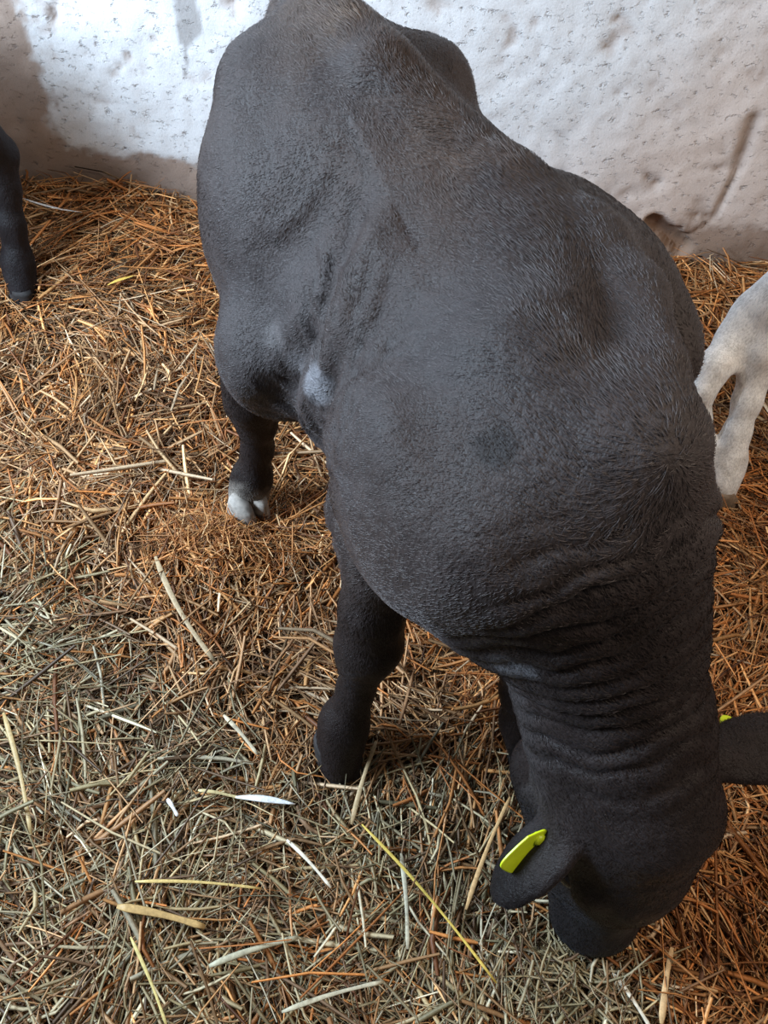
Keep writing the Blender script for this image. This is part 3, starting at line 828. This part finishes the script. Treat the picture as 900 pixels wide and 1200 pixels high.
# fine broken chaff between the stalks
n = 16000; x, y = sample(n, -1.5, 1.5, -0.15, 2.1)
parts_o.append(strands(x, y, rng.uniform(0.004, 0.036, n), rng.uniform(0.012, 0.06, n), rng.uniform(0.0009, 0.0022, n), rng.uniform(0, math.pi, n), rng.normal(0, 0.25, n), rng.normal(0, 0.15, n), pal(ORANGE, n, [.25, .2, .2, .1, .15, .10]) * 0.7 + pal(HAY, n, [.2, .2, .2, .2, .1, .1]) * 0.3))
# wisps round the muzzle
mz = P(700, 1125, 0.03); n = 260
x = mz[0] + rng.normal(-0.02, 0.06, n); y = mz[1] + rng.normal(-0.035, 0.03, n)
parts_h.append(strands(x, y, rng.uniform(0.02, 0.06, n), rng.uniform(0.05, 0.14, n), rng.uniform(0.002, 0.006, n), rng.uniform(0, math.pi, n), rng.normal(0.15, 0.3, n), rng.normal(0, 0.1, n), pal(HAY, n, [.25, .22, .2, .05, .16, .12]) * 0.85))
# kicked-up straw round the moving hind foot, and wisps against the wall
hf = P(275, 625, 0.02)
n = 700; x = hf[0] + rng.normal(0, 0.10, n); y = hf[1] + rng.normal(0, 0.06, n) - 0.03
V1, F1, C1 = strands(x, y, rng.uniform(0.01, 0.055, n), rng.uniform(0.03, 0.10, n), rng.uniform(0.0015, 0.004, n), rng.uniform(0, math.pi, n), rng.normal(0.2, 0.4, n), rng.normal(0, 0.1, n), pal(ORANGE, n, [.28, .22, .2, .14, .06, .10]) * rng.uniform(0.7, 1.2, n)[:, None])
parts_o.append((V1, F1, C1))
def joined(parts, name, label, cat):
    off = 0; vs, fs, cs = [], [], []
    for v, f, c in parts:
        vs.append(v); fs.append(f + off); cs.append(c); off += len(v)
    V = np.concatenate(vs); V[:, 1] = np.minimum(V[:, 1], WALL_Y - 0.012)
    o = mesh_obj(name, V, np.concatenate(fs), straw_mat, smooth=False)
    set_color(o, np.concatenate(cs)); tag(o, label, cat, kind='stuff'); return o
joined(parts_o, 'straw', 'orange and tan straw litter covering the pen floor up to the wall', 'straw')
joined(parts_h, 'hay', 'grey green hay spread over the straw at the bottom and left', 'hay')

# single stalks that stand out
def stalk(px0, px1, width, col, label, z=0.055, bend=0.02, name='straw_stalk', cat='straw', tip=None, lift=0.0, flat=0.3):
    a0 = P(*px0, 0.03); b0 = P(*px1, 0.03)
    for _ in range(3):
        za = float(ground(a0[:1], a0[1:2])[0]) + z; zb = float(ground(b0[:1], b0[1:2])[0]) + z + lift
        a0, b0 = P(*px0, za), P(*px1, zb)
    d = nrm(b0 - a0); L_ = np.linalg.norm(b0 - a0); s = nrm(np.cross([0, 0, 1.0], d)); u = np.cross(d, s)
    rings = []; K = 9
    for k in range(K + 1):
        t = k / K; c = a0 + (b0 - a0) * t + s * bend * L_ * math.sin(math.pi * t) + np.array([0, 0, 0.0015 * math.sin(5 * t)])
        wd = width * (0.85 + 0.15 * math.sin(7 * t)) * (0.55 if k in (0, K) else 1.0)
        if tip == 'leaf': wd = width * math.sin(math.pi * (0.08 + 0.88 * t))
        rings.append([c + s * math.cos(a) * wd / 2 + u * math.sin(a) * wd / 2 * flat for a in np.linspace(0, 2 * math.pi, 8, endpoint=False)])
    v, f = loft(rings)
    o = mesh_obj(name, v, f, straw_mat); tag(o, label, cat)
    set_color(o, np.tile(np.array(col), (len(v), 1)) * (1 + 0.12 * noise(v, 60, 5))[:, None])
    return o
YEL = (0.62, 0.46, 0.10); PALE = (0.62, 0.56, 0.44); WHITE = (0.80, 0.82, 0.82)
stalk((232, 926), (282, 935), 0.007, (0.60, 0.50, 0.26), 'short yellowish straw stem end beside the white husk below the front hoof')
stalk((276, 934), (346, 942), 0.013, WHITE, 'bright white papery husk lying in the hay below the front hoof', tip='leaf', name='husk', cat='husk')
stalk((424, 966), (582, 1152), 0.006, YEL, 'long thin yellow stalk slanting down through the hay at bottom centre', z=0.06)
stalk((336, 984), (388, 1040), 0.007, (0.72, 0.68, 0.56), 'short cream white stalk slanting in the hay left of the yellow stalk')
stalk((137, 1062), (240, 1086), 0.014, (0.48, 0.32, 0.13), 'broad brownish yellow straw lying at lower left', flat=0.2)
stalk((158, 1033), (306, 1041), 0.006, (0.56, 0.42, 0.16), 'long thin golden straw lying level above the broad one at lower left')
stalk((153, 1098), (196, 1205), 0.006, (0.56, 0.46, 0.18), 'yellow green stalk running off the bottom edge at lower left')
stalk((182, 652), (252, 775), 0.013, (0.46, 0.34, 0.20), 'wide flat tan stalk left of the front leg, below the pale hind hoof', bend=-0.04, flat=0.2)
stalk((546, 1066), (598, 934), 0.009, (0.62, 0.38, 0.17), 'thick orange straw pointing up at the yellow ear tag')
stalk((470, 1000), (478, 1112), 0.009, (0.48, 0.44, 0.32), 'upright grey green stalk in the hay right of the yellow stalk')
stalk((412, 966), (441, 868), 0.010, (0.46, 0.33, 0.18), 'tan stalk leaning up just right of the front hoof', lift=0.03)
stalk((718, 1140), (764, 1206), 0.008, (0.68, 0.64, 0.52), 'pale stalk sticking out under the muzzle to the bottom edge')
stalk((775, 1200), (788, 1110), 0.012, (0.60, 0.40, 0.20), 'thick light orange straw at the bottom edge right of the muzzle')
stalk((4, 835), (36, 978), 0.010, (0.40, 0.29, 0.13), 'brown yellow stalk at the left edge of the hay')
stalk((26, 232), (96, 248), 0.009, WHITE, 'thin white curved leaf by the wall right of the black leg', bend=-0.06, tip='leaf', name='dry_leaf', cat='leaf', z=0.05)
stalk((126, 334), (158, 322), 0.012, (0.62, 0.40, 0.08), 'small orange yellow leaf on the straw at upper left', tip='leaf', name='dry_leaf', cat='leaf')
stalk((262, 838), (302, 884), 0.009, (0.62, 0.52, 0.36), 'short cream stalk in orange straw left of the front hoof')
stalk((245, 1132), (350, 1098), 0.011, (0.44, 0.42, 0.30), 'thick grey green stem lying at the bottom between yellow stalks', flat=0.5)
stalk((330, 1186), (450, 1150), 0.008, (0.50, 0.46, 0.33), 'long grey beige stem near the bottom edge, left of centre')
stalk((196, 936), (208, 956), 0.008, WHITE, 'tiny bluish white scrap left of the white husk', name='scrap', cat='scrap')
